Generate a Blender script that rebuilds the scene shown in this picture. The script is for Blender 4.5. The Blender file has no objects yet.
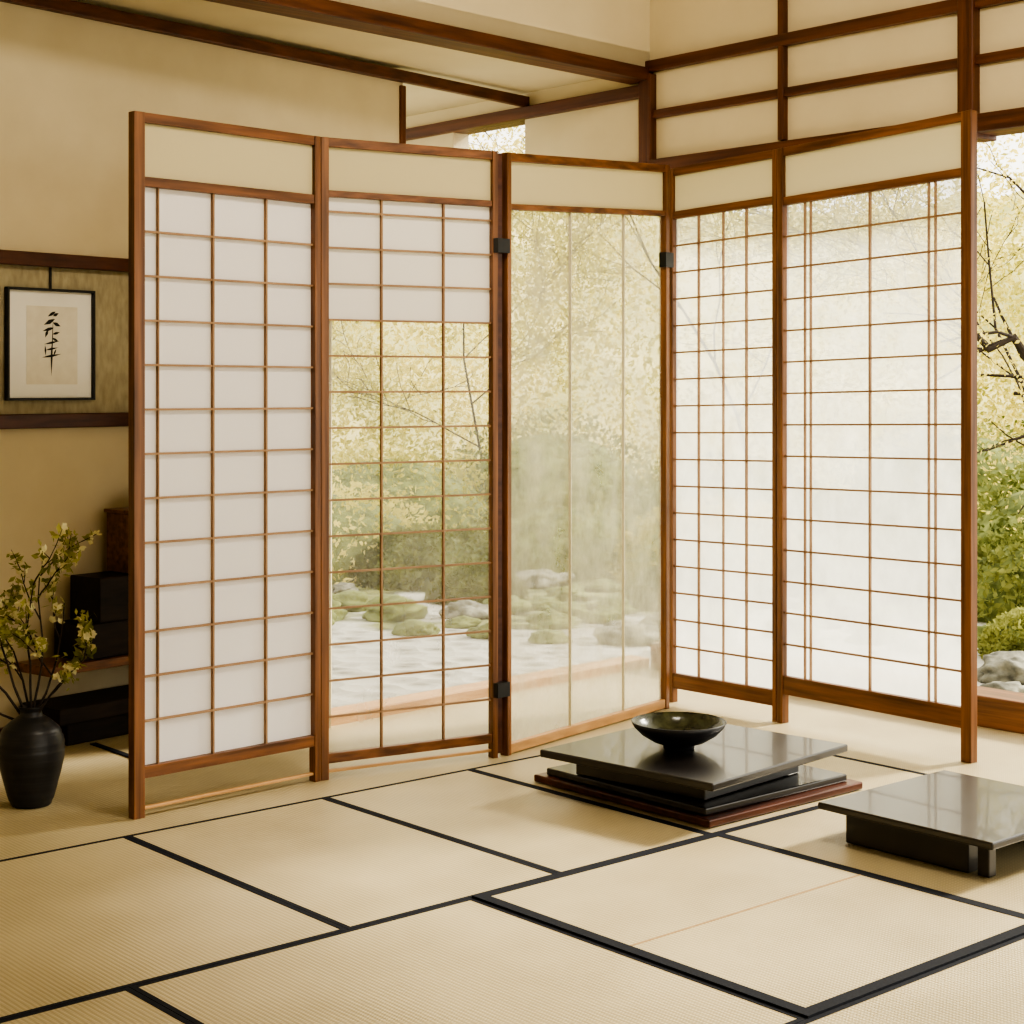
import bpy, bmesh, math, random
import numpy as np
from mathutils import Vector, noise
random.seed(4); rng=np.random.default_rng(7)
S=bpy.context.scene
try:
    S.view_settings.view_transform='AgX'; S.view_settings.look='AgX - High Contrast'; S.view_settings.exposure=0.5
except Exception as e: print('view',e)

# ---------------------------------------------------------------- materials
def nm(name):
    m=bpy.data.materials.new(name); m.use_nodes=True
    nt=m.node_tree; nt.nodes.clear()
    o=nt.nodes.new('ShaderNodeOutputMaterial')
    return m,nt,o
def N(nt,t,**k):
    n=nt.nodes.new(t)
    for a,b in k.items(): setattr(n,a,b)
    return n
def ramp(nt,stops):
    r=nt.nodes.new('ShaderNodeValToRGB'); e=r.color_ramp.elements
    while len(e)<len(stops): e.new(0.5)
    for i,(p,c) in enumerate(stops):
        e[i].position=p; e[i].color=(*c,1)
    return r
def noisy(name,c1,c2,rough=0.6,scale=(1,1,1),nscale=8,rot=0,bump=0.0,detail=6,spec=0.5,coat=0):
    m,nt,o=nm(name); L=nt.links.new
    tc=N(nt,'ShaderNodeTexCoord'); m0=N(nt,'ShaderNodeMapping'); mp=N(nt,'ShaderNodeMapping')
    m0.inputs['Rotation'].default_value=(0,0,rot); mp.inputs['Scale'].default_value=scale
    nz=N(nt,'ShaderNodeTexNoise'); nz.inputs['Scale'].default_value=nscale; nz.inputs['Detail'].default_value=detail
    r=ramp(nt,[(0.3,c1),(0.7,c2)])
    b=N(nt,'ShaderNodeBsdfPrincipled'); b.inputs['Roughness'].default_value=rough
    b.inputs['Specular IOR Level'].default_value=spec; b.inputs['Coat Weight'].default_value=coat
    L(tc.outputs['Object'],m0.inputs['Vector']); L(m0.outputs[0],mp.inputs['Vector']); L(mp.outputs[0],nz.inputs['Vector'])
    L(nz.outputs['Fac'],r.inputs[0]); L(r.outputs[0],b.inputs['Base Color'])
    if bump:
        bp=N(nt,'ShaderNodeBump'); bp.inputs['Strength'].default_value=bump; bp.inputs['Distance'].default_value=0.01
        L(nz.outputs['Fac'],bp.inputs['Height']); L(bp.outputs[0],b.inputs['Normal'])
    L(b.outputs[0],o.inputs[0]); return m
ANG=math.radians(41.07)
wood_v=noisy('wood_upright',(0.08,0.032,0.013),(0.28,0.120,0.047),0.38,(60,60,2.5),1,0,0.1)
wood_u=noisy('wood_rail_u',(0.08,0.032,0.013),(0.26,0.108,0.043),0.38,(2.5,60,60),1,-ANG,0.1)
wood_w=noisy('wood_rail_v',(0.08,0.032,0.013),(0.26,0.108,0.043),0.38,(60,2.5,60),1,-ANG,0.1)
beam_u=noisy('beam_u',(0.060,0.019,0.008),(0.16,0.055,0.022),0.42,(2.5,50,50),1,-ANG,0.1)
beam_w=noisy('beam_v',(0.060,0.019,0.008),(0.16,0.055,0.022),0.42,(50,2.5,50),1,-ANG,0.1)
beam_v=noisy('beam_upright',(0.060,0.019,0.008),(0.16,0.055,0.022),0.42,(50,50,2.5),1,0,0.1)
wood_dark=noisy('wood_dark',(0.05,0.014,0.007),(0.11,0.035,0.016),0.4,(3,50,50),1,-ANG,0.1)
wood_light=noisy('wood_light',(0.42,0.23,0.10),(0.6,0.36,0.17),0.45,(4,40,40),1,-ANG,0.05)
muntin=noisy('wood_muntin',(0.26,0.15,0.085),(0.38,0.24,0.14),0.6,(8,8,8),1)
muntin_pale=noisy('pale_seam',(0.60,0.56,0.42),(0.70,0.66,0.52),0.6,(8,8,8),1)
plaster=noisy('plaster_wall',(0.61,0.52,0.345),(0.67,0.58,0.395),0.9,(1,1,1),5,0,0.05,10)
plaster_up=noisy('plaster_ceiling',(0.69,0.60,0.415),(0.75,0.66,0.465),0.9,(1,1,1),3,0,0.03,10)
textile=noisy('straw_wallpaper',(0.33,0.285,0.185),(0.45,0.395,0.26),0.9,(60,60,20),1,-ANG,0.3)
lacquer=noisy('black_lacquer',(0.010,0.008,0.008),(0.02,0.016,0.014),0.28,(1,1,1),6,spec=0.6,coat=0.25)
blackwood=noisy('black_stained_wood',(0.010,0.007,0.006),(0.030,0.018,0.013),0.55,(3,50,50),1,-ANG,0.1,spec=0.3)
redlac=noisy('red_brown_lacquer',(0.06,0.017,0.009),(0.13,0.04,0.02),0.3,(4,40,40),1,-ANG,spec=0.6)
ceramic=noisy('black_ceramic',(0.010,0.010,0.012),(0.022,0.022,0.026),0.4,(1,1,20),3,0,0.2)
olive=noisy('olive_black_glaze',(0.010,0.011,0.008),(0.07,0.075,0.035),0.22,(1,1,1),40,0,0.15)
heri=noisy('heri_cloth',(0.008,0.010,0.016),(0.016,0.018,0.027),0.8,(200,200,200),1,spec=0.2)
tanline=noisy('tan_seam',(0.30,0.20,0.10),(0.38,0.26,0.13),0.9,(50,50,50),1)
black=noisy('black_iron',(0.008,0.008,0.008),(0.015,0.015,0.015),0.45)
inkm=noisy('ink',(0.012,0.012,0.012),(0.03,0.03,0.03),0.9,(1,1,1),90)
matboard=noisy('mat_board',(0.84,0.82,0.76),(0.88,0.86,0.80),0.8)
artpaper=noisy('art_paper',(0.74,0.69,0.57),(0.80,0.75,0.63),0.9,(1,1,1),30)
rockm=noisy('rock_stone',(0.045,0.045,0.036),(0.33,0.325,0.26),0.9,(1,1,1),14,0,1.0,12)
mossm=noisy('moss',(0.06,0.08,0.02),(0.24,0.27,0.09),0.95,(1,1,1),12,0,1.0,10)
hillm=noisy('hillside_painted_haze',(0.34,0.34,0.14),(0.70,0.62,0.32),1.0,(1,1,1.5),0.9,0,0,12,spec=0)  # pale tones put the look of distant haze into the hillside colour
bark=noisy('bark',(0.02,0.014,0.010),(0.06,0.045,0.035),0.9,(1,1,1),20,0,0.8)

def tatami():
    m,nt,o=nm('tatami_rush'); L=nt.links.new
    tc=N(nt,'ShaderNodeTexCoord'); mp=N(nt,'ShaderNodeMapping'); mp.inputs['Rotation'].default_value=(0,0,-ANG)
    L(tc.outputs['Object'],mp.inputs['Vector'])
    w=N(nt,'ShaderNodeTexWave',bands_direction='Y'); w.inputs['Scale'].default_value=46; w.inputs['Distortion'].default_value=0.4; w.inputs['Detail'].default_value=1
    w2=N(nt,'ShaderNodeTexWave',bands_direction='X'); w2.inputs['Scale'].default_value=30; w2.inputs['Distortion'].default_value=0.6
    L(mp.outputs[0],w.inputs['Vector']); L(mp.outputs[0],w2.inputs['Vector'])
    mx=N(nt,'ShaderNodeMath',operation='MULTIPLY'); L(w.outputs['Fac'],mx.inputs[0]); L(w2.outputs['Fac'],mx.inputs[1])
    nz=N(nt,'ShaderNodeTexNoise'); nz.inputs['Scale'].default_value=3; nz.inputs['Detail'].default_value=8
    L(mp.outputs[0],nz.inputs['Vector'])
    ad=N(nt,'ShaderNodeMath',operation='MULTIPLY_ADD'); ad.inputs[1].default_value=0.75
    L(mx.outputs[0],ad.inputs[0]); L(nz.outputs['Fac'],ad.inputs[2])
    r=ramp(nt,[(0.25,(0.325,0.268,0.155)),(1.0,(0.56,0.475,0.30))]); L(ad.outputs[0],r.inputs[0])
    b=N(nt,'ShaderNodeBsdfPrincipled'); b.inputs['Roughness'].default_value=0.40; b.inputs['Specular IOR Level'].default_value=0.5
    bp=N(nt,'ShaderNodeBump'); bp.inputs['Strength'].default_value=0.5; bp.inputs['Distance'].default_value=0.002
    L(mx.outputs[0],bp.inputs['Height']); L(bp.outputs[0],b.inputs['Normal'])
    L(r.outputs[0],b.inputs['Base Color']); L(b.outputs[0],o.inputs[0]); return m
tat=tatami()

def sheet(name,col,trl,tra,spot=0.0,scale=(3,3,3),gloss=0.0,zgrad=None):
    """thin paper / frosted glass: diffuse + translucent, with partly see-through areas"""
    m,nt,o=nm(name); L=nt.links.new
    d=N(nt,'ShaderNodeBsdfDiffuse'); d.inputs[0].default_value=(*col,1)
    t=N(nt,'ShaderNodeBsdfTranslucent'); t.inputs[0].default_value=(*col,1)
    m1=N(nt,'ShaderNodeMixShader'); m1.inputs[0].default_value=trl
    L(d.outputs[0],m1.inputs[1]); L(t.outputs[0],m1.inputs[2]); out=m1
    tc=N(nt,'ShaderNodeTexCoord'); mp=N(nt,'ShaderNodeMapping'); mp.inputs['Scale'].default_value=scale
    nz=N(nt,'ShaderNodeTexNoise'); nz.inputs['Scale'].default_value=1; nz.inputs['Detail'].default_value=8; nz.inputs['Roughness'].default_value=0.65
    L(tc.outputs['Object'],mp.inputs[0]); L(mp.outputs[0],nz.inputs['Vector'])
    if tra>0:
        tr=N(nt,'ShaderNodeBsdfTransparent')
        mr=N(nt,'ShaderNodeMapRange'); mr.inputs['From Min'].default_value=0.3; mr.inputs['From Max'].default_value=0.7
        mr.inputs['To Min'].default_value=tra-spot; mr.inputs['To Max'].default_value=tra+spot
        L(nz.outputs['Fac'],mr.inputs[0]); fac=mr
        if zgrad:
            sx=N(nt,'ShaderNodeSeparateXYZ'); L(tc.outputs['Object'],sx.inputs[0])
            z=N(nt,'ShaderNodeMapRange'); z.inputs['From Min'].default_value=zgrad[0]; z.inputs['From Max'].default_value=zgrad[1]
            z.inputs['To Min'].default_value=zgrad[2]; z.inputs['To Max'].default_value=1.0
            L(sx.outputs['Z'],z.inputs[0])
            mu=N(nt,'ShaderNodeMath',operation='MULTIPLY'); L(mr.outputs[0],mu.inputs[0]); L(z.outputs[0],mu.inputs[1]); fac=mu
        m2=N(nt,'ShaderNodeMixShader'); L(fac.outputs[0],m2.inputs[0]); L(out.outputs[0],m2.inputs[1]); L(tr.outputs[0],m2.inputs[2]); out=m2
    if gloss:
        g=N(nt,'ShaderNodeBsdfGlossy'); g.inputs['Roughness'].default_value=0.08
        m3=N(nt,'ShaderNodeMixShader'); m3.inputs[0].default_value=gloss
        L(out.outputs[0],m3.inputs[1]); L(g.outputs[0],m3.inputs[2]); out=m3
    L(out.outputs[0],o.inputs[0]); return m
paper=sheet('washi_paper',(0.93,0.92,0.96),0.33,0)
paper_thin=sheet('washi_paper_thin',(0.95,0.94,0.95),0.35,0)
band=sheet('cream_cloth',(0.74,0.67,0.46),0.4,0)
transom_m=sheet('transom_paper',(0.98,0.84,0.66),0.8,0.90)
glass_clear=sheet('clear_glass',(0.9,0.92,0.88),0.6,0.80,0.10,(3,3,2),0.02)
glass_fog=sheet('misted_glass',(0.86,0.875,0.77),0.65,0.55,0.24,(6,6,4.0),0.02)
glass_frost=sheet('frosted_glass',(0.86,0.88,0.85),0.62,0.46,0.18,(9,9,6),0.01,zgrad=(0.2,1.4,0.4))

def leafmat(name,c1,c2,sc=1.2):
    m,nt,o=nm(name); L=nt.links.new
    tc=N(nt,'ShaderNodeTexCoord'); nz=N(nt,'ShaderNodeTexNoise'); nz.inputs['Scale'].default_value=sc; nz.inputs['Detail'].default_value=6
    L(tc.outputs['Object'],nz.inputs['Vector'])
    r=ramp(nt,[(0.35,c1),(0.65,c2)]); L(nz.outputs['Fac'],r.inputs[0])
    d=N(nt,'ShaderNodeBsdfDiffuse'); t=N(nt,'ShaderNodeBsdfTranslucent'); x=N(nt,'ShaderNodeMixShader'); x.inputs[0].default_value=0.5
    L(r.outputs[0],d.inputs[0]); L(r.outputs[0],t.inputs[0]); L(d.outputs[0],x.inputs[1]); L(t.outputs[0],x.inputs[2]); L(x.outputs[0],o.inputs[0]); return m
leaf_y=leafmat('leaves_yellow_green',(0.38,0.36,0.09),(0.84,0.72,0.26))
leaf_g=leafmat('leaves_green',(0.08,0.10,0.03),(0.34,0.35,0.13),2.5)
leaf_v=leafmat('vase_leaves',(0.20,0.22,0.05),(0.50,0.48,0.18),9)
petal=leafmat('petals',(0.76,0.70,0.40),(0.90,0.86,0.60),20)

def groundmat():
    m,nt,o=nm('garden_ground_mat'); L=nt.links.new
    tc=N(nt,'ShaderNodeTexCoord')
    a=N(nt,'ShaderNodeTexNoise'); a.inputs['Scale'].default_value=1.1; a.inputs['Detail'].default_value=7
    v=N(nt,'ShaderNodeTexVoronoi'); v.inputs['Scale'].default_value=7
    L(tc.outputs['Object'],a.inputs['Vector']); L(tc.outputs['Object'],v.inputs['Vector'])
    sx=N(nt,'ShaderNodeSeparateXYZ'); L(tc.outputs['Object'],sx.inputs[0])
    mr=N(nt,'ShaderNodeMapRange'); mr.inputs['From Min'].default_value=8.0; mr.inputs['From Max'].default_value=10.5; mr.inputs['To Min'].default_value=-0.20; mr.inputs['To Max'].default_value=0.18
    L(sx.outputs['Y'],mr.inputs[0])
    ad=N(nt,'ShaderNodeMath',operation='ADD'); L(a.outputs['Fac'],ad.inputs[0]); L(mr.outputs[0],ad.inputs[1])
    st=ramp(nt,[(0.0,(0.17,0.165,0.14)),(0.5,(0.42,0.41,0.37))]); L(v.outputs['Distance'],st.inputs[0])
    ms=ramp(nt,[(0.2,(0.05,0.065,0.02)),(0.8,(0.24,0.25,0.09))]); L(v.outputs['Distance'],ms.inputs[0])
    f=ramp(nt,[(0.42,(0,0,0)),(0.48,(1,1,1))]); L(ad.outputs[0],f.inputs[0])
    mx=N(nt,'ShaderNodeMixRGB'); L(f.outputs[0],mx.inputs[0]); L(st.outputs[0],mx.inputs[1]); L(ms.outputs[0],mx.inputs[2])
    b=N(nt,'ShaderNodeBsdfPrincipled'); b.inputs['Roughness'].default_value=0.9
    bp=N(nt,'ShaderNodeBump'); bp.inputs['Strength'].default_value=0.8; bp.inputs['Distance'].default_value=0.05
    L(v.outputs['Distance'],bp.inputs['Height']); L(bp.outputs[0],b.inputs['Normal'])
    L(mx.outputs[0],b.inputs['Base Color']); L(b.outputs[0],o.inputs[0]); return m
ground_m=groundmat()

# ---------------------------------------------------------------- mesh helpers
class MB:
    def __init__(s): s.v=[]; s.f=[]; s.mi=[]; s.mats=[]
    def m(s,mat):
        if mat not in s.mats: s.mats.append(mat)
        return s.mats.index(mat)
    def hexa(s,p,mat):
        b=len(s.v); s.v+=[tuple(q) for q in p]; i=s.m(mat)
        for f in ((0,3,2,1),(4,5,6,7),(0,1,5,4),(1,2,6,5),(2,3,7,6),(3,0,4,7)):
            s.f.append(tuple(b+k for k in f)); s.mi.append(i)
    def poly(s,p,mat):
        b=len(s.v); s.v+=[tuple(q) for q in p]; s.f.append(tuple(range(b,b+len(p)))); s.mi.append(s.m(mat))
    def prism(s,pts,z0,z1,mat):
        n=len(pts); b=len(s.v); i=s.m(mat)
        s.v+=[(x,y,z0) for x,y in pts]+[(x,y,z1) for x,y in pts]
        s.f.append(tuple(b+n+k for k in range(n))); s.f.append(tuple(b+k for k in reversed(range(n))))
        s.mi+= [i,i]
        for k in range(n):
            s.f.append((b+k,b+(k+1)%n,b+n+(k+1)%n,b+n+k)); s.mi.append(i)
    def bar(s,p0,p1,z0,z1,o0,o1,mat):
        """box along floor line p0-p1, height z0..z1, lateral offset o0..o1 (left-hand normal)"""
        p0=Vector(p0); p1=Vector(p1); d=(p1-p0).normalized(); n=Vector((-d.y,d.x))
        a,b,c,e=p0+n*o0,p1+n*o0,p1+n*o1,p0+n*o1
        s.hexa([(q.x,q.y,z0) for q in (a,b,c,e)]+[(q.x,q.y,z1) for q in (a,b,c,e)],mat)
    def obj(s,name,parent=None,bevel=0,smooth=False):
        me=bpy.data.meshes.new(name); me.from_pydata(s.v,[],s.f); me.update()
        for m in s.mats: me.materials.append(m)
        me.polygons.foreach_set('material_index',s.mi)
        bm=bmesh.new(); bm.from_mesh(me)
        bmesh.ops.recalc_face_normals(bm,faces=bm.faces); bm.to_mesh(me); bm.free()
        if smooth: me.polygons.foreach_set('use_smooth',[True]*len(me.polygons))
        o=bpy.data.objects.new(name,me); S.collection.objects.link(o)
        if parent: o.parent=parent
        if bevel:
            b=o.modifiers.new('bevel','BEVEL'); b.width=bevel; b.segments=2; b.limit_method='ANGLE'
        return o
def empty(name):
    o=bpy.data.objects.new(name,None); S.collection.objects.link(o); return o
def lathe(mb,cx,cy,z0,prof,mat,n=64,mat2=None,split=0):
    b=len(mb.v); i=mb.m(mat); i2=mb.m(mat2) if mat2 else i
    for r,z in prof:
        for k in range(n):
            a=2*math.pi*k/n; mb.v.append((cx+r*math.cos(a),cy+r*math.sin(a),z0+z))
    for j in range(len(prof)-1):
        for k in range(n):
            mb.f.append((b+j*n+k,b+j*n+(k+1)%n,b+(j+1)*n+(k+1)%n,b+(j+1)*n+k)); mb.mi.append(i2 if (mat2 and j>=split) else i)
    mb.f.append(tuple(b+k for k in reversed(range(n)))); mb.mi.append(i)
def leaves(mb,cent,size,mat,squash=0.5):
    cent=np.asarray(cent); n=len(cent)
    a=rng.normal(size=(n,3)); a/=np.linalg.norm(a,axis=1)[:,None]
    c=rng.normal(size=(n,3)); c-=a*np.sum(a*c,axis=1)[:,None]; c/=np.linalg.norm(c,axis=1)[:,None]
    sz=(size*rng.uniform(0.6,1.3,n))[:,None]
    P=np.stack([cent-a*sz,cent+c*sz*squash,cent+a*sz,cent-c*sz*squash],1).reshape(-1,3)
    b=len(mb.v); i=mb.m(mat); mb.v+=P.tolist()
    mb.f+=[(b+4*k,b+4*k+1,b+4*k+2,b+4*k+3) for k in range(n)]; mb.mi+=[i]*n
def tube(mb,pts,rads,mat,n=7):
    b=len(mb.v); i=mb.m(mat); pts=[Vector(p) for p in pts]
    for j,p in enumerate(pts):
        d=(pts[min(j+1,len(pts)-1)]-pts[max(j-1,0)]).normalized()
        x=d.orthogonal().normalized() if j==0 else (px-d*px.dot(d)).normalized()
        px=x; y=d.cross(x)
        for k in range(n):
            a=2*math.pi*k/n; q=p+(x*math.cos(a)+y*math.sin(a))*rads[j]; mb.v.append(tuple(q))
    for j in range(len(pts)-1):
        for k in range(n):
            mb.f.append((b+j*n+k,b+j*n+(k+1)%n,b+(j+1)*n+(k+1)%n,b+(j+1)*n+k)); mb.mi.append(i)
    e=len(mb.v)-n
    mb.f.append(tuple(e+k for k in range(n))); mb.mi.append(i)
U=Vector((.754,.657)); V=Vector((-.657,.754))
def uv(u,v): return U*u+V*v

# ---------------------------------------------------------------- room shell
C=Vector((.539,6.562))            # inner corner of right wall and header
def w2(t): return C-V*t           # along right wall towards the viewer
HD=Vector((-.698,-.716))
def hd(t): return C+HD*t
O1=Vector((-1.5,5.233)); D1=Vector((.636,.772)); N1=Vector((.772,-.636))
def w1(s,o=0): return O1+D1*s+N1*o

mb=MB()
XR=w2(5.6).x
mb.prism([tuple(w2(5.6)),tuple(C),tuple(hd(1.62)),tuple(w1(1.28)),tuple(w1(-1.9)),(-3.2,3.2),(-3.2,-1.2),(XR,-1.2)],-.1,0,tat)
mb.obj('floor')
bw=.0115
def mat_(u0,u1,v0,v1,b=bw,h=.006,seam=None):
    m=MB(); g=.0006
    u0+=g;u1-=g;v0+=g;v1-=g
    def q(a,b_,c,d): return [tuple(uv(a,c)),tuple(uv(b_,c)),tuple(uv(b_,d)),tuple(uv(a,d))]
    m.prism(q(u0+b,u1-b,v0+b,v1-b),0.0005,h-.001,tat)
    m.prism(q(u0,u1,v0,v0+b),0.0005,h,heri); m.prism(q(u0,u1,v1-b,v1),0.0005,h,heri)
    m.prism(q(u0,u0+b,v0+b,v1-b),0.0005,h,heri); m.prism(q(u1-b,u1,v0+b,v1-b),0.0005,h,heri)
    if seam: m.prism(q(u0+b,u1-b,seam-.003,seam+.003),h-.001,h-.0003,tanline)
    m.obj('tatami_mat')
for a,b_ in ((-1.0,.1),(.1,1.03),(1.03,1.97),(1.97,2.55),(2.55,3.05),(3.05,3.98)): mat_(a,b_,2.76,3.69)
for a,b_ in ((-.4,.56),(.56,1.48),(1.48,2.29),(3.07,3.95)): mat_(a,b_,1.85,2.76)
mat_(2.29,3.07,1.85,2.76,.028,.010,2.31)
for a,b_ in ((0,.93),(.93,1.86),(1.86,3.75)): mat_(a,b_,.92,1.85)
mm=MB(); mm.bar(uv(2.41,4.3),uv(2.41,4.72),0.0005,.004,-.010,.010,heri); mm.bar(uv(3.98,2.0),uv(3.98,3.9),.0005,.004,-.012,.012,heri); mm.obj('trim_1')

mb=MB()
mb.bar(w1(-1.9),w1(1.28),0,2.32,0,.10,plaster); mb.bar(w1(1.28),w1(1.69),1.78,2.32,0,.10,plaster)
mb.obj('wall_back')
mb=MB(); mb.bar(w1(-1.9),w1(1.27),.995,1.485,-.004,-.0005,textile); mb.obj('wall_panel_back')
mb=MB()
mb.bar(w1(-1.9),w1(1.27),1.47,1.513,-.03,-.0005,wood_dark)
mb.bar(w1(-1.9),w1(1.27),.965,1.01,-.03,-.0005,wood_dark)
mb.bar(w1(-1.9),w1(1.27),.0,.05,-.02,-.0005,wood_dark)
mb.obj('trim_2',bevel=.003)
mb=MB(); mb.bar(w1(-1.9),w1(2.55),2.275,2.319,-.03,-.0005,beam_u); mb.bar(w1(1.67),w1(1.70),1.70,2.265,-.01,.11,beam_v)
mb.obj('trim_3',bevel=.004)
mb=MB(); mb.bar(hd(1.66),w1(1.25),0,1.72,-.04,.04,plaster); mb.obj('wall_return')
mb=MB(); mb.bar(C,hd(5),2.325,3.05,-.08,0,plaster_up); mb.obj('wall_header')
mb=MB(); mb.bar(C,hd(5),2.285,2.335,-.10,.02,beam_u); mb.obj('trim_4',bevel=.004)
mb=MB()
E=C+V*2.4
mb.prism([tuple(C),tuple(E),(-1.9,7.6),(-3.3,4.2),tuple(hd(4.6))],2.336,2.40,plaster_up); mb.obj('ceiling_soffit')
mb=MB()
mb.bar(w2(5.6),w2(-.737),1.97,3.05,-.09,0,plaster_up)
mb.bar(w2(-.737),w2(-2.4),2.28,3.05,-.09,0,plaster_up)
mb.bar(w2(-1.22),w2(-2.4),1.8,2.28,-.09,0,plaster_up)
mb.obj('wall_right')
mb=MB()
for z0,z1,o in ((2.318,2.362,.03),(2.135,2.168,.022),(1.915,1.975,.035)):
    mb.bar(w2(5.6),w2(0.0),z0,z1,-.1,o,beam_w)
mb.bar(w2(-.03),w2(-2.4),2.225,2.275,-.1,.03,beam_w)
mb.bar(w2(-.03),w2(-1.22),1.92,1.975,-.1,.02,beam_w)
mb.bar(w2(5.6),w2(.03),0,.10,-.12,.03,wood_w)
mb.obj('trim_5',bevel=.004)
mb=MB()
mb.bar(w2(.035),w2(-.03),1.90,2.31,-.1,.035,beam_v)
mb.bar(w2(.677+.013),w2(.677-.013),1.98,3.05,-.08,.028,beam_v)
mb.bar(w2(1.457+.030),w2(1.457-.030),1.90,3.05,-.1,.04,beam_v)
mb.bar(w2(3.4+.030),w2(3.4-.030),.09,3.05,-.1,.04,beam_v)
mb.obj('trim_6',bevel=.004)
mb=MB(); q0,q1=w2(-.75),w2(-1.21)
mb.poly([(q0.x,q0.y,1.98),(q1.x,q1.y,1.98),(q1.x,q1.y,2.222),(q0.x,q0.y,2.222)],transom_m); mb.obj('window_1')
mb=MB(); mb.bar(C,hd(1.66),-.08,.035,-.10,.0,wood_light); mb.obj('trim_7',bevel=.004)
mb=MB(); mb.prism([tuple(w2(5.7)+Vector((.2,0))),tuple(C+U*.1),tuple(hd(4.6)),(-3.3,3.2),(-3.3,-1.2),(w2(5.7).x+.2,-1.2)],3.05,3.12,plaster_up); mb.obj('ceiling')
mb=MB(); mb.prism([(-3.3,-1.2),(-3.2,-1.2),(-3.2,3.4),(-2.75,3.75),(-2.85,3.83),(-3.3,3.5)],0,3.05,plaster); mb.obj('wall_left')
# unseen wall behind the viewer, added to cut front fill, opening on the right
mb=MB(); mb.bar((-3.3,-1.3),(1.7,-1.3),0,3.05,0,.1,plaster); mb.bar((1.7,-1.3),(XR+.2,-1.3),2.1,3.05,0,.1,plaster); mb.obj('light_block_wall')

# ---------------------------------------------------------------- folding screen
scr=empty('folding_screen')
def panel(name,A,B,HA,HB,wl,wr,vert,rows,zb,zt,tr,br,mats,post_t=.028,mw=.0055,split=None,botmat=None,toph=.026,vm=None,foot=False):
    A=Vector(A);B=Vector(B);d=B-A;Ln=d.length;n=Vector((d.y,-d.x)).normalized()
    if n.y>0:n=-n
    def P(x,h,o):
        s=x/Ln; q=A+d*s+n*o; return (q.x,q.y,h*((1-s)*HA+s*HB))
    def box(m,x0,x1,h0,h1,o0,o1,mat):
        m.hexa([P(x0,h0,o0),P(x1,h0,o0),P(x1,h0,o1),P(x0,h0,o1),P(x0,h1,o0),P(x1,h1,o0),P(x1,h1,o1),P(x0,h1,o1)],mat)
    f=MB(); t=post_t/2; rail=wood_u if d.x*d.y>0 else wood_w
    if wl>0: box(f,0,wl,0,1,-t,t,wood_v)
    if wr>0: box(f,Ln-wr,Ln,0,1,-t,t,wood_v)
    x0=wl;x1=Ln-wr
    box(f,x0,x1,1-toph/1.8,1,-t*.8,t*.8,rail)
    box(f,x0,x1,zt,zt+tr,-t*.8,t*.8,rail)
    box(f,x0,x1,zb-br,zb,-t*.8,t*.8,botmat or rail)
    if foot: box(f,x0,x1,.010,.0145,-t*.5,t*.5,wood_light)
    f.obj(name+'_frame',scr,bevel=.002 if not foot else .0015)
    g=MB()
    for v,w in vert:
        xx=x0+(x1-x0)*v; box(g,xx-w/2,xx+w/2,zb,zt,-.005,.005,vm or muntin)
    if rows:
        for k in range(1,math.ceil(rows)):
            h=zb+(zt-zb)*k/rows; box(g,x0,x1,h-mw/3.6,h+mw/3.6,-.0042,.0042,muntin)
    if g.v: g.obj(name+'_lattice',scr)
    s=MB(); o=-.0065
    if split:
        split=zb+(zt-zb)*split/rows
        s.poly([P(x0,zb,o),P(x1,zb,o),P(x1,split,o),P(x0,split,o)],mats[0])
        s.poly([P(x0,split,o),P(x1,split,o),P(x1,zt,o),P(x0,zt,o)],mats[1])
    else: s.poly([P(x0,zb,o),P(x1,zb,o),P(x1,zt,o),P(x0,zt,o)],mats[0])
    s.poly([P(x0,zt+tr,0),P(x1,zt+tr,0),P(x1,1-toph/1.8,0),P(x0,1-toph/1.8,0)],band)
    s.obj(name+'_sheet',scr)
w=.005
panel('panel_1',(-.965,4.255),(-.54,4.672),1.794,1.79,.032,.020,[(.085,.003),(.395,w),(.71,w)],13,.072,.895,.014,.017,[paper],foot=True)
panel('panel_2',(-.537,4.676),(-.048,4.965),1.79,1.79,.024,.018,[(.32,w),(.70,w)],15.4,.040,.908,.010,.015,[glass_clear,paper_thin],split=12,foot=True)
panel('panel_3',(-.024,4.985),(.525,5.72),1.79,1.85,.020,.022,[(.37,.003),(.72,.003)],0,.018,.905,.010,.016,[glass_fog],botmat=wood_light,vm=muntin_pale)
panel('panel_4',(.555,5.835),(.872,5.485),1.85,1.87,.016,.018,[(.25,w),(.50,.003),(.73,w)],17,.055,.905,.014,.028,[glass_frost])
panel('panel_5',(.875,5.48),(1.345,4.886),1.87,1.90,.024,.036,[(.12,.0035),(.155,.0035),(.50,w),(.82,.0035),(.855,.0035)],15,.083,.900,.014,.032,[glass_frost],post_t=.032)
hg=MB()
for z in (1.49,.18,):
    hg.bar((-.055,4.945),(-.020,4.98),z,z+.042,-.020,.004,black)
hg.bar((.510,5.69),(.54,5.73),1.50,1.55,-.014,.014,black)
hg.hexa([(-.046,4.966,.01),(-.029,4.978,.01),(-.034,4.99,.01),(-.05,4.98,.01),(-.046,4.966,1.785),(-.029,4.978,1.785),(-.034,4.99,1.785),(-.05,4.98,1.785)],wood_dark)
hg.obj('hinges',scr)

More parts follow.
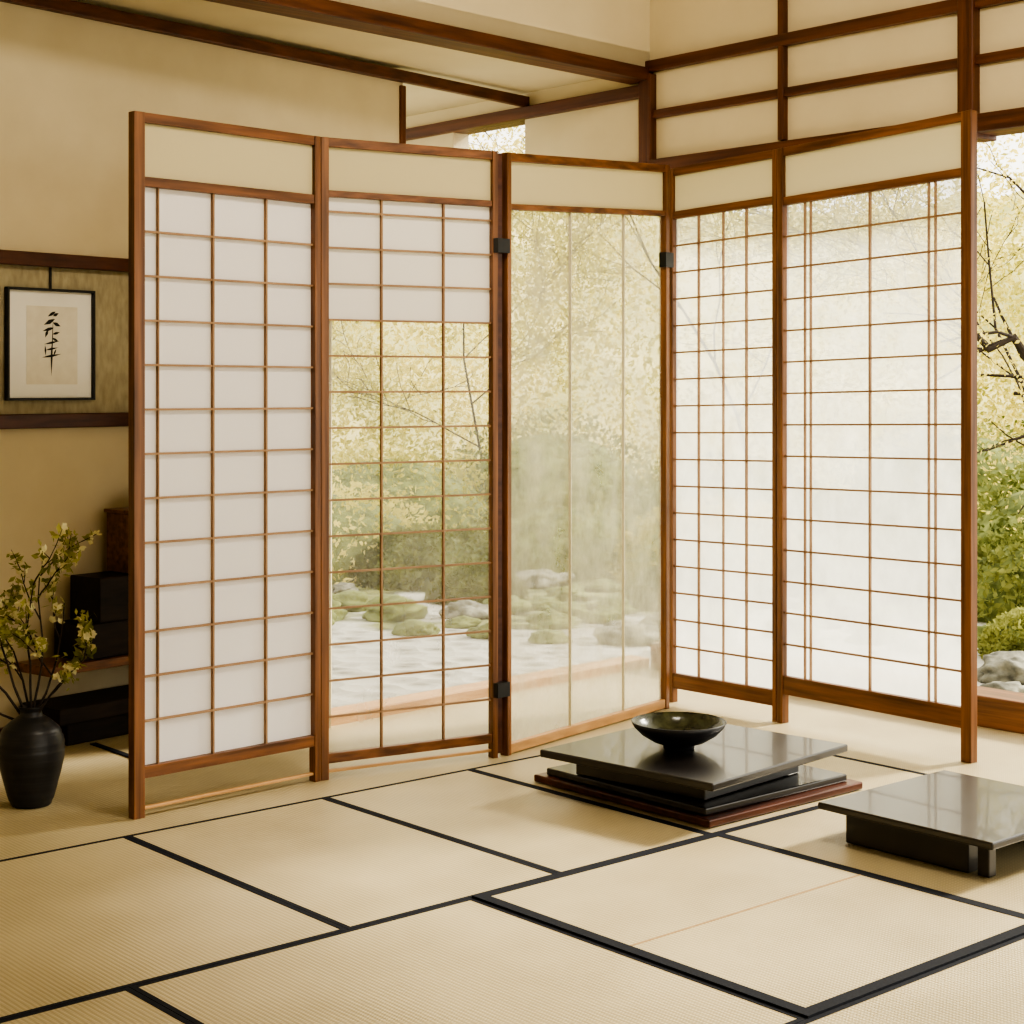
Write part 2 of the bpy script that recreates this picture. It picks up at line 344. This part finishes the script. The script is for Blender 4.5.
# ---------------------------------------------------------------- tables
def slab(m,u0,u1,v0,v1,z0,z1,mat,rot=0):
    cu,cv=(u0+u1)/2,(v0+v1)/2; c,s=math.cos(rot),math.sin(rot)
    pts=[]
    for a,b in ((u0,v0),(u1,v0),(u1,v1),(u0,v1)):
        x,y=a-cu,b-cv; pts.append(tuple(uv(cu+x*c-y*s,cv+x*s+y*c)))
    m.prism(pts,z0,z1,mat)
t1=empty('low_table'); z=.007; R=math.radians(6)
m=MB(); slab(m,3.085,3.70,2.80,3.45,z,z+.020,redlac); m.obj('base_tray',t1,bevel=.004)
m=MB(); slab(m,3.105,3.67,2.83,3.42,z+.0205,z+.040,lacquer); m.obj('base_step',t1,bevel=.004)
m=MB(); slab(m,3.13,3.56,2.90,3.33,z+.0405,z+.105,lacquer,R); m.obj('pedestal',t1,bevel=.004)
m=MB(); slab(m,3.01,3.625,2.78,3.345,z+.1055,z+.126,lacquer,R); m.obj('tabletop',t1,bevel=.004)
t2=empty('side_table')
m=MB(); slab(m,3.185,3.70,2.065,2.545,z+.080,z+.097,lacquer); m.obj('tabletop',t2,bevel=.004)
m=MB(); slab(m,3.235,3.275,2.16,2.50,z,z+.0795,lacquer); slab(m,3.24,3.27,2.11,2.14,z,z+.0795,lacquer); slab(m,3.62,3.655,2.13,2.50,z,z+.0795,lacquer)
slab(m,3.28,3.615,2.30,2.335,z+.03,z+.0795,lacquer); m.obj('legs',t2,bevel=.003)
m=MB(); bx,by,bz=.444,4.47,.1332
prof=[(.040,0),(.042,.003),(.041,.010),(.07,.02),(.10,.038),(.120,.058),(.127,.072),(.1245,.073),(.116,.058),(.097,.040),(.066,.024),(.03,.018),(.001,.017)]
lathe(m,bx,by,bz,prof,ceramic,mat2=olive,split=7)
m.obj('bowl',smooth=True)

# ---------------------------------------------------------------- vase with branches
vs=empty('flower_vase')
m=MB(); vx,vy=-1.26,4.40
prof=[(.048,0),(.052,.004),(.062,.03),(.078,.09),(.086,.14),(.085,.17),(.074,.20),(.05,.222),(.030,.235),(.027,.245),(.033,.258),(.030,.259),(.022,.247),(.020,.20)]
fine=[]
for i in range(len(prof)-1):
    for k in range(4):
        t=k/4; r=prof[i][0]*(1-t)+prof[i+1][0]*t; zz=prof[i][1]*(1-t)+prof[i+1][1]*t
        fine.append((r+(.0008*math.sin(zz*400) if .01<zz<.21 and i<9 else 0),zz))
fine.append(prof[-1]); lathe(m,vx,vy,.0005,fine,ceramic,72); m.obj('vase',vs,smooth=True)
m=MB(); fl=[]; lf=[]; random.seed(21)
def branch(p,d,ln,r,depth):
    pts=[p];rr=[r];q=p.copy();dd=d.copy();n=7
    for i in range(n):
        dd=(dd+Vector((random.uniform(-.20,.20),random.uniform(-.2,.2),random.uniform(-.12,.12)))).normalized()
        q=q+dd*ln/n; pts.append(q.copy()); rr.append(r*(1-.6*(i+1)/n))
        if depth>0 and i>1 and random.random()<.72:
            branch(q.copy(),(dd+Vector((random.uniform(-.9,.9),random.uniform(-.5,.5),random.uniform(-.3,.4)))).normalized(),ln*.38,r*.6,depth-1)
        if (depth<2 and i>1) or i>4:
            if random.random()<.85: (fl if random.random()<.55 else lf).append(q+Vector([random.uniform(-.010,.010) for _ in range(3)]))
    tube(m,pts,rr,bark,6)
for dx,dy,dz,l in ((-.30,0,1,.42),(.14,-.1,1,.38),(.34,.1,.9,.34),(-.10,.1,1,.40),(-.75,-.1,.9,.40),(.42,.0,.65,.24),(-.65,.1,.45,.30),(.02,0,1,.30)):
    branch(Vector((vx,vy,.20)),Vector((dx,dy,dz)).normalized(),l,.0042,2)
m.obj('branches',vs,smooth=True)
m=MB()
for c in fl:
    ax=Vector([random.gauss(0,1) for _ in range(3)]).normalized(); x=ax.orthogonal().normalized(); y=ax.cross(x)
    for k in range(5):
        a=k*2*math.pi/5; e=x*math.cos(a)+y*math.sin(a); s_=x*-math.sin(a)+y*math.cos(a); r=.012
        m.poly([c,c+e*r*.6+s_*r*.45+ax*.003,c+e*r+ax*.006,c+e*r*.6-s_*r*.45+ax*.003],petal)
m.obj('blossoms',vs)
m=MB(); L_=np.array([tuple(q) for q in lf for _ in range(5)]); leaves(m,L_+rng.normal(size=L_.shape)*.009,.013,leaf_v,.45); m.obj('leaves',vs)

# ---------------------------------------------------------------- cabinet / staggered shelf
cb=empty('tokonoma_cabinet')
m=MB(); m.bar(w1(-.05),w1(.75),.07,.12,-.22,-.02,blackwood); m.bar(w1(.0),w1(.7),.0,.07,-.19,-.05,blackwood); m.obj('base',cb,bevel=.004)
m=MB(); m.bar(w1(-.08),w1(.75),.222,.25,-.21,-.032,wood_u); m.obj('shelf',cb,bevel=.003)
m=MB(); m.bar(w1(.70),w1(.74),.12,.70,-.2,-.032,wood_dark); m.obj('side_panel',cb,bevel=.003)
m=MB(); m.bar(w1(.06),w1(.69),.2505,.36,-.19,-.035,blackwood); m.bar(w1(.12),w1(.69),.3605,.50,-.19,-.035,blackwood)
m.obj('black_box',cb,bevel=.004)
m=MB(); m.bar(w1(.26),w1(.75),.5005,.69,-.20,-.035,wood_u); m.bar(w1(.25),w1(.76),.6905,.702,-.21,-.033,wood_u); m.obj('upper_cabinet',cb,bevel=.003)
m=MB(); q=w1(.36,.12); lathe(m,q.x,q.y,.7025,[(.03,0),(.045,.01),(.05,.03),(.04,.045),(.012,.052),(.010,.06),(.001,.062)],ceramic,32); m.obj('incense_burner',smooth=True)

# ---------------------------------------------------------------- framed picture
pf=empty('framed_calligraphy')
def L1(s,o,zz): q=w1(s,o); return (q.x,q.y,zz)
s0,s1,z0,z1=-.100,.225,1.052,1.402; fw=.008
m=MB()
m.bar(w1(s0),w1(s1),z0,z0+fw,-.026,-.008,black); m.bar(w1(s0),w1(s1),z1-fw,z1,-.026,-.008,black)
m.bar(w1(s0),w1(s0+fw),z0+fw,z1-fw,-.026,-.008,black); m.bar(w1(s1-fw),w1(s1),z0+fw,z1-fw,-.026,-.008,black)
m.obj('frame',pf,bevel=.001)
m=MB(); m.bar(w1(s0+fw),w1(s1-fw),z0+fw,z1-fw,-.014,-.008,matboard); m.obj('mat',pf)
m=MB(); m.bar(w1(s0+.075),w1(s1-.062),z0+.05,z1-.055,-.0152,-.0142,artpaper); m.obj('sheet',pf)
m=MB(); cs=.067
def stroke(a,b,w0,w1_):
    a=Vector(a)*1.15;b=Vector(b)*1.15;d=(b-a).normalized();n=Vector((-d.y,d.x)); mid=(a+b)/2
    pts=[a,a*.75+b*.25+n*w0,mid+n*w1_,b,mid-n*w1_,a*.75+b*.25-n*w0]
    m.poly([L1(cs+p.x,.0158,1.225+p.y) for p in pts],inkm)
for a,b_,x,y in (((0,-.03),(.004,.085),.0018,.0015),((.012,.092),(-.014,.078),.004,.005),((.004,.080),(.022,.088),.004,.005),((.010,.072),(-.026,.055),.004,.007),((.003,.062),(.028,.052),.004,.006),
    ((.006,.048),(-.030,.038),.004,.005),((-.012,.044),(-.022,.02),.003,.005),((.002,.030),(.026,.036),.003,.004),((.0,.02),(.022,.010),.003,.004),
    ((-.026,.002),(.024,.012),.002,.0035),((-.022,-.014),(.020,-.006),.002,.0035),((-.032,-.034),(.030,-.024),.0025,.004),((0,.01),(-.002,-.085),.003,.0035),((-.022,.0),(-.020,-.030),.002,.003),((.014,-.01),(.004,-.03),.002,.003)):
    stroke(a,b_,x,y)
m.obj('calligraphy',pf)
m=MB(); m.bar(w1(.063),w1(.069),z1-.005,1.475,-.012,-.008,black); m.obj('hanger',pf)

# ---------------------------------------------------------------- garden
m=MB(); m.poly([(-30,-15,-.12),(40,-15,-.12),(40,60,-.12),(-30,60,-.12)],ground_m); m.obj('garden_ground')
# wooded hillside beyond the garden, added as backdrop, haze painted in as pale colour
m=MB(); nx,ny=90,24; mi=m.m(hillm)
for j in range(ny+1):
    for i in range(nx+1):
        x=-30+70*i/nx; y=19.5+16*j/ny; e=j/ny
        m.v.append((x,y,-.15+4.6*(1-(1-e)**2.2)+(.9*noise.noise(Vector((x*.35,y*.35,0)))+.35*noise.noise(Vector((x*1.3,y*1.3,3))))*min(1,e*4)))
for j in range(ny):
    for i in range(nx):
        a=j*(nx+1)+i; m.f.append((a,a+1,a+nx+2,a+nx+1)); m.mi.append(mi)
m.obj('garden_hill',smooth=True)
random.seed(8)
def rock(name,x,y,sx,sy,sz,mat,seed):
    bm=bmesh.new(); bmesh.ops.create_icosphere(bm,subdivisions=4,radius=1)
    for v in bm.verts:
        k=1+.40*noise.noise(v.co*1.3+Vector((seed,0,0)))+.22*noise.noise(v.co*3+Vector((0,seed,0)))+.08*noise.noise(v.co*8)
        v.co=Vector((v.co.x*k*sx,v.co.y*k*sy,max(v.co.z*k*sz,-.3*sz)))
    me=bpy.data.meshes.new(name); bm.to_mesh(me); bm.free(); me.materials.append(mat)
    me.polygons.foreach_set('use_smooth',[True]*len(me.polygons))
    o=bpy.data.objects.new(name,me); o.location=(x,y,-.12+.29*sz); S.collection.objects.link(o); return o
shr=((2.35,7.5,.26,.22),(2.75,8.9,.5,.45),(3.3,10.0,.8,.75),(2.1,9.8,.5,.4),(1.3,10.6,.7,.5),(.4,11.2,.8,.5),(-.5,10.4,.5,.35),(-1.3,11.0,.9,.6),(-2.2,9.6,.7,.5),(3.9,8.0,.5,.5),(.9,9.3,.3,.22),(-.2,9.5,.28,.2),(4.4,10.9,1.0,1.0),(-.9,12.3,1.0,.8),(1.5,12.4,1.0,.7),(3.3,12.4,1.1,1.0),(0.3,13,1.0,1.0))
placed=[(3.05,8.35,.1)]
for i in range(300):
    y=random.uniform(7.6,11.5); x=random.uniform(-1.8,.34*y+.6); s=random.uniform(.05,.14)*(y/9)
    if y<8.1 and x<.1: continue
    if any((x-a)**2+(y-b)**2<(c+s*1.6)**2 for a,b,c,_ in shr) or any((x-a)**2+(y-b)**2<(c+s)**2*1.5 for a,b,c in placed): continue
    placed.append((x,y,s*1.2)); rock('garden_rock',x,y,s*1.3,s,s*.65,rockm if i%2 else mossm,i*3.1)
for x,y,s in ((2.06,6.95,.11),(1.90,6.5,.08),(2.22,6.6,.10),(2.3,7.05,.10)):
    rock('garden_rock',x,y,s*1.3,s,s*.7,rockm,x*9)
def shrub(x,y,r,h,mat,n=3200,ls=.024):
    m=MB(); d=rng.normal(size=(n,3)); d/=np.linalg.norm(d,axis=1)[:,None]; d[:,2]=np.abs(d[:,2])
    k=rng.uniform(.82,1.05,n)[:,None]; P=d*k*np.array([r,r,h])+np.array([x,y,-.12]); leaves(m,P,ls*min(1,r/.4),mat)
    b=len(m.v); 
    for j in range(7):
        for i in range(20):
            a=2*math.pi*i/20; e=j/6*math.pi/2; m.v.append((x+.85*r*math.cos(a)*math.cos(e),y+.85*r*math.sin(a)*math.cos(e),-.12+.85*h*math.sin(e)))
    mi=m.m(mossm)
    for j in range(6):
        for i in range(20): m.f.append((b+j*20+i,b+j*20+(i+1)%20,b+(j+1)*20+(i+1)%20,b+(j+1)*20+i)); m.mi.append(mi)
    m.obj('garden_shrub')
for i,(x,y,r,h) in enumerate(shr): shrub(x,y,r,h,leaf_y if i in (4,7,9,12,13) else leaf_g)
def tree(x,y,h,spread,seed,nl=9):
    random.seed(seed); m=MB(); tips=[]
    def br(p,d,ln,r,depth):
        pts=[p];rr=[r];q=p.copy();dd=d.copy();n=6
        for i in range(n):
            dd=(dd+Vector((random.uniform(-.3,.3),random.uniform(-.3,.3),random.uniform(-.15,.18)))).normalized()
            q=q+dd*ln/n; pts.append(q.copy()); rr.append(max(r*(1-.65*(i+1)/n),.003))
            if depth>0 and i>0:
                br(q.copy(),Vector((dd.x+random.uniform(-1,1)*spread,dd.y+random.uniform(-1,1)*spread,dd.z*.5+random.uniform(-.15,.5))).normalized(),ln*.58,rr[-1]*.65,depth-1)
            if depth<=1: tips.append(q.copy())
        tube(m,pts,rr,bark,6)
    br(Vector((x,y,-.15)),Vector((random.uniform(-.2,.2),0,1)).normalized(),h*.75,.014*h/3,3)
    T=np.array([tuple(t) for t in tips]); idx=rng.integers(0,len(T),len(T)*nl)
    leaves(m,T[idx]+rng.normal(size=(len(idx),3))*np.array([.15,.15,.12]),.020,leaf_y)
    m.obj('garden_tree')
for i,(x,y,h) in enumerate(((3.6,11.2,3.6),(1.9,13.6,4.0),(-.2,13.8,3.0),(-2.4,13.2,4),(5.2,12.8,4.4))):
    tree(x,y,h,1.0,i+11,16)
# dark-limbed maple whose boughs reach into the right-hand opening
m=MB(); random.seed(5); tips=[]
def limb(pts,r0,r1,sub=2):
    n=len(pts); rr=[r0+(r1-r0)*i/(n-1) for i in range(n)]; tube(m,pts,rr,bark,8)
    for i in range(1,n):
        p=Vector(pts[i]); tips.append(p)
        if sub:
            for _ in range(2):
                d=Vector((random.uniform(-1,.5),random.uniform(-.6,.6),random.uniform(-.5,.9))).normalized(); q=[p]
                for k in range(4):
                    d=(d+Vector([random.uniform(-.35,.35) for _ in range(3)])).normalized(); q.append(q[-1]+d*.11)
                limb(q,rr[i]*.45,rr[i]*.2,sub-1)
limb([(3.05,8.35,-.12),(3.0,8.35,.5),(2.92,8.3,1.0),(3.02,8.25,1.6),(2.95,8.2,2.3),(3.1,8.2,3.0)],.06,.02,1)
limb([(2.92,8.3,1.0),(2.72,8.2,1.14),(2.55,8.15,1.16),(2.42,8.1,1.33),(2.30,8.1,1.27),(2.22,8.1,1.36)],.036,.012,1)
limb([(3.02,8.25,1.6),(2.8,8.2,1.85),(2.6,8.1,1.9),(2.4,8.1,2.1),(2.2,8.05,2.15)],.012,.003,1)
limb([(2.95,8.3,.8),(2.7,8.25,.72),(2.5,8.2,.85),(2.3,8.15,.78)],.018,.004,1)
T=np.array([tuple(t) for t in tips]); idx=rng.integers(0,len(T),len(T)*26)
leaves(m,T[idx]+rng.normal(size=(len(idx),3))*.13,.014,leaf_y); m.obj('garden_maple')
random.seed(2)
m=MB(); K=620
cc=np.stack([rng.uniform(-9,14,K),rng.uniform(16,18.3,K),np.abs(rng.normal(0,2.0,K))],1)
idx=rng.integers(0,K,70000); leaves(m,cc[idx]+rng.normal(size=(70000,3))*np.array([.6,.3,.35]),.040,leaf_y); m.obj('garden_hedge')

# ---------------------------------------------------------------- light
wd=bpy.data.worlds.new('sky'); S.world=wd; wd.use_nodes=True
bg=wd.node_tree.nodes['Background']; bg.inputs[0].default_value=(1.0,.96,.84,1); bg.inputs[1].default_value=1.9
def look(o,p): o.rotation_euler=(Vector(p)-o.location).to_track_quat('-Z','Y').to_euler()
sl=bpy.data.lights.new('sun','SUN'); sl.energy=5.0; sl.angle=math.radians(8); sl.color=(1,.92,.76)
so=bpy.data.objects.new('sun',sl); S.collection.objects.link(so); so.location=(8.5,8.2,6.2); look(so,(0,3.2,0))
al=bpy.data.lights.new('fill_light','AREA'); al.size=.5; al.energy=27; al.color=(1,.91,.76)  # added area fill above the frame, no visible fixture; brightens the room centre
ao=bpy.data.objects.new('fill_light',al); S.collection.objects.link(ao); ao.location=(.5,3.2,2.95); look(ao,(.25,4.8,.6))

# ---------------------------------------------------------------- camera
cd=bpy.data.cameras.new('camera'); cd.sensor_width=36; cd.lens=1679/1024*36; cd.shift_y=-127/1024
co=bpy.data.objects.new('camera',cd); S.collection.objects.link(co); co.location=(0,0,1.1); co.rotation_euler=(math.pi/2,0,0)
S.camera=co
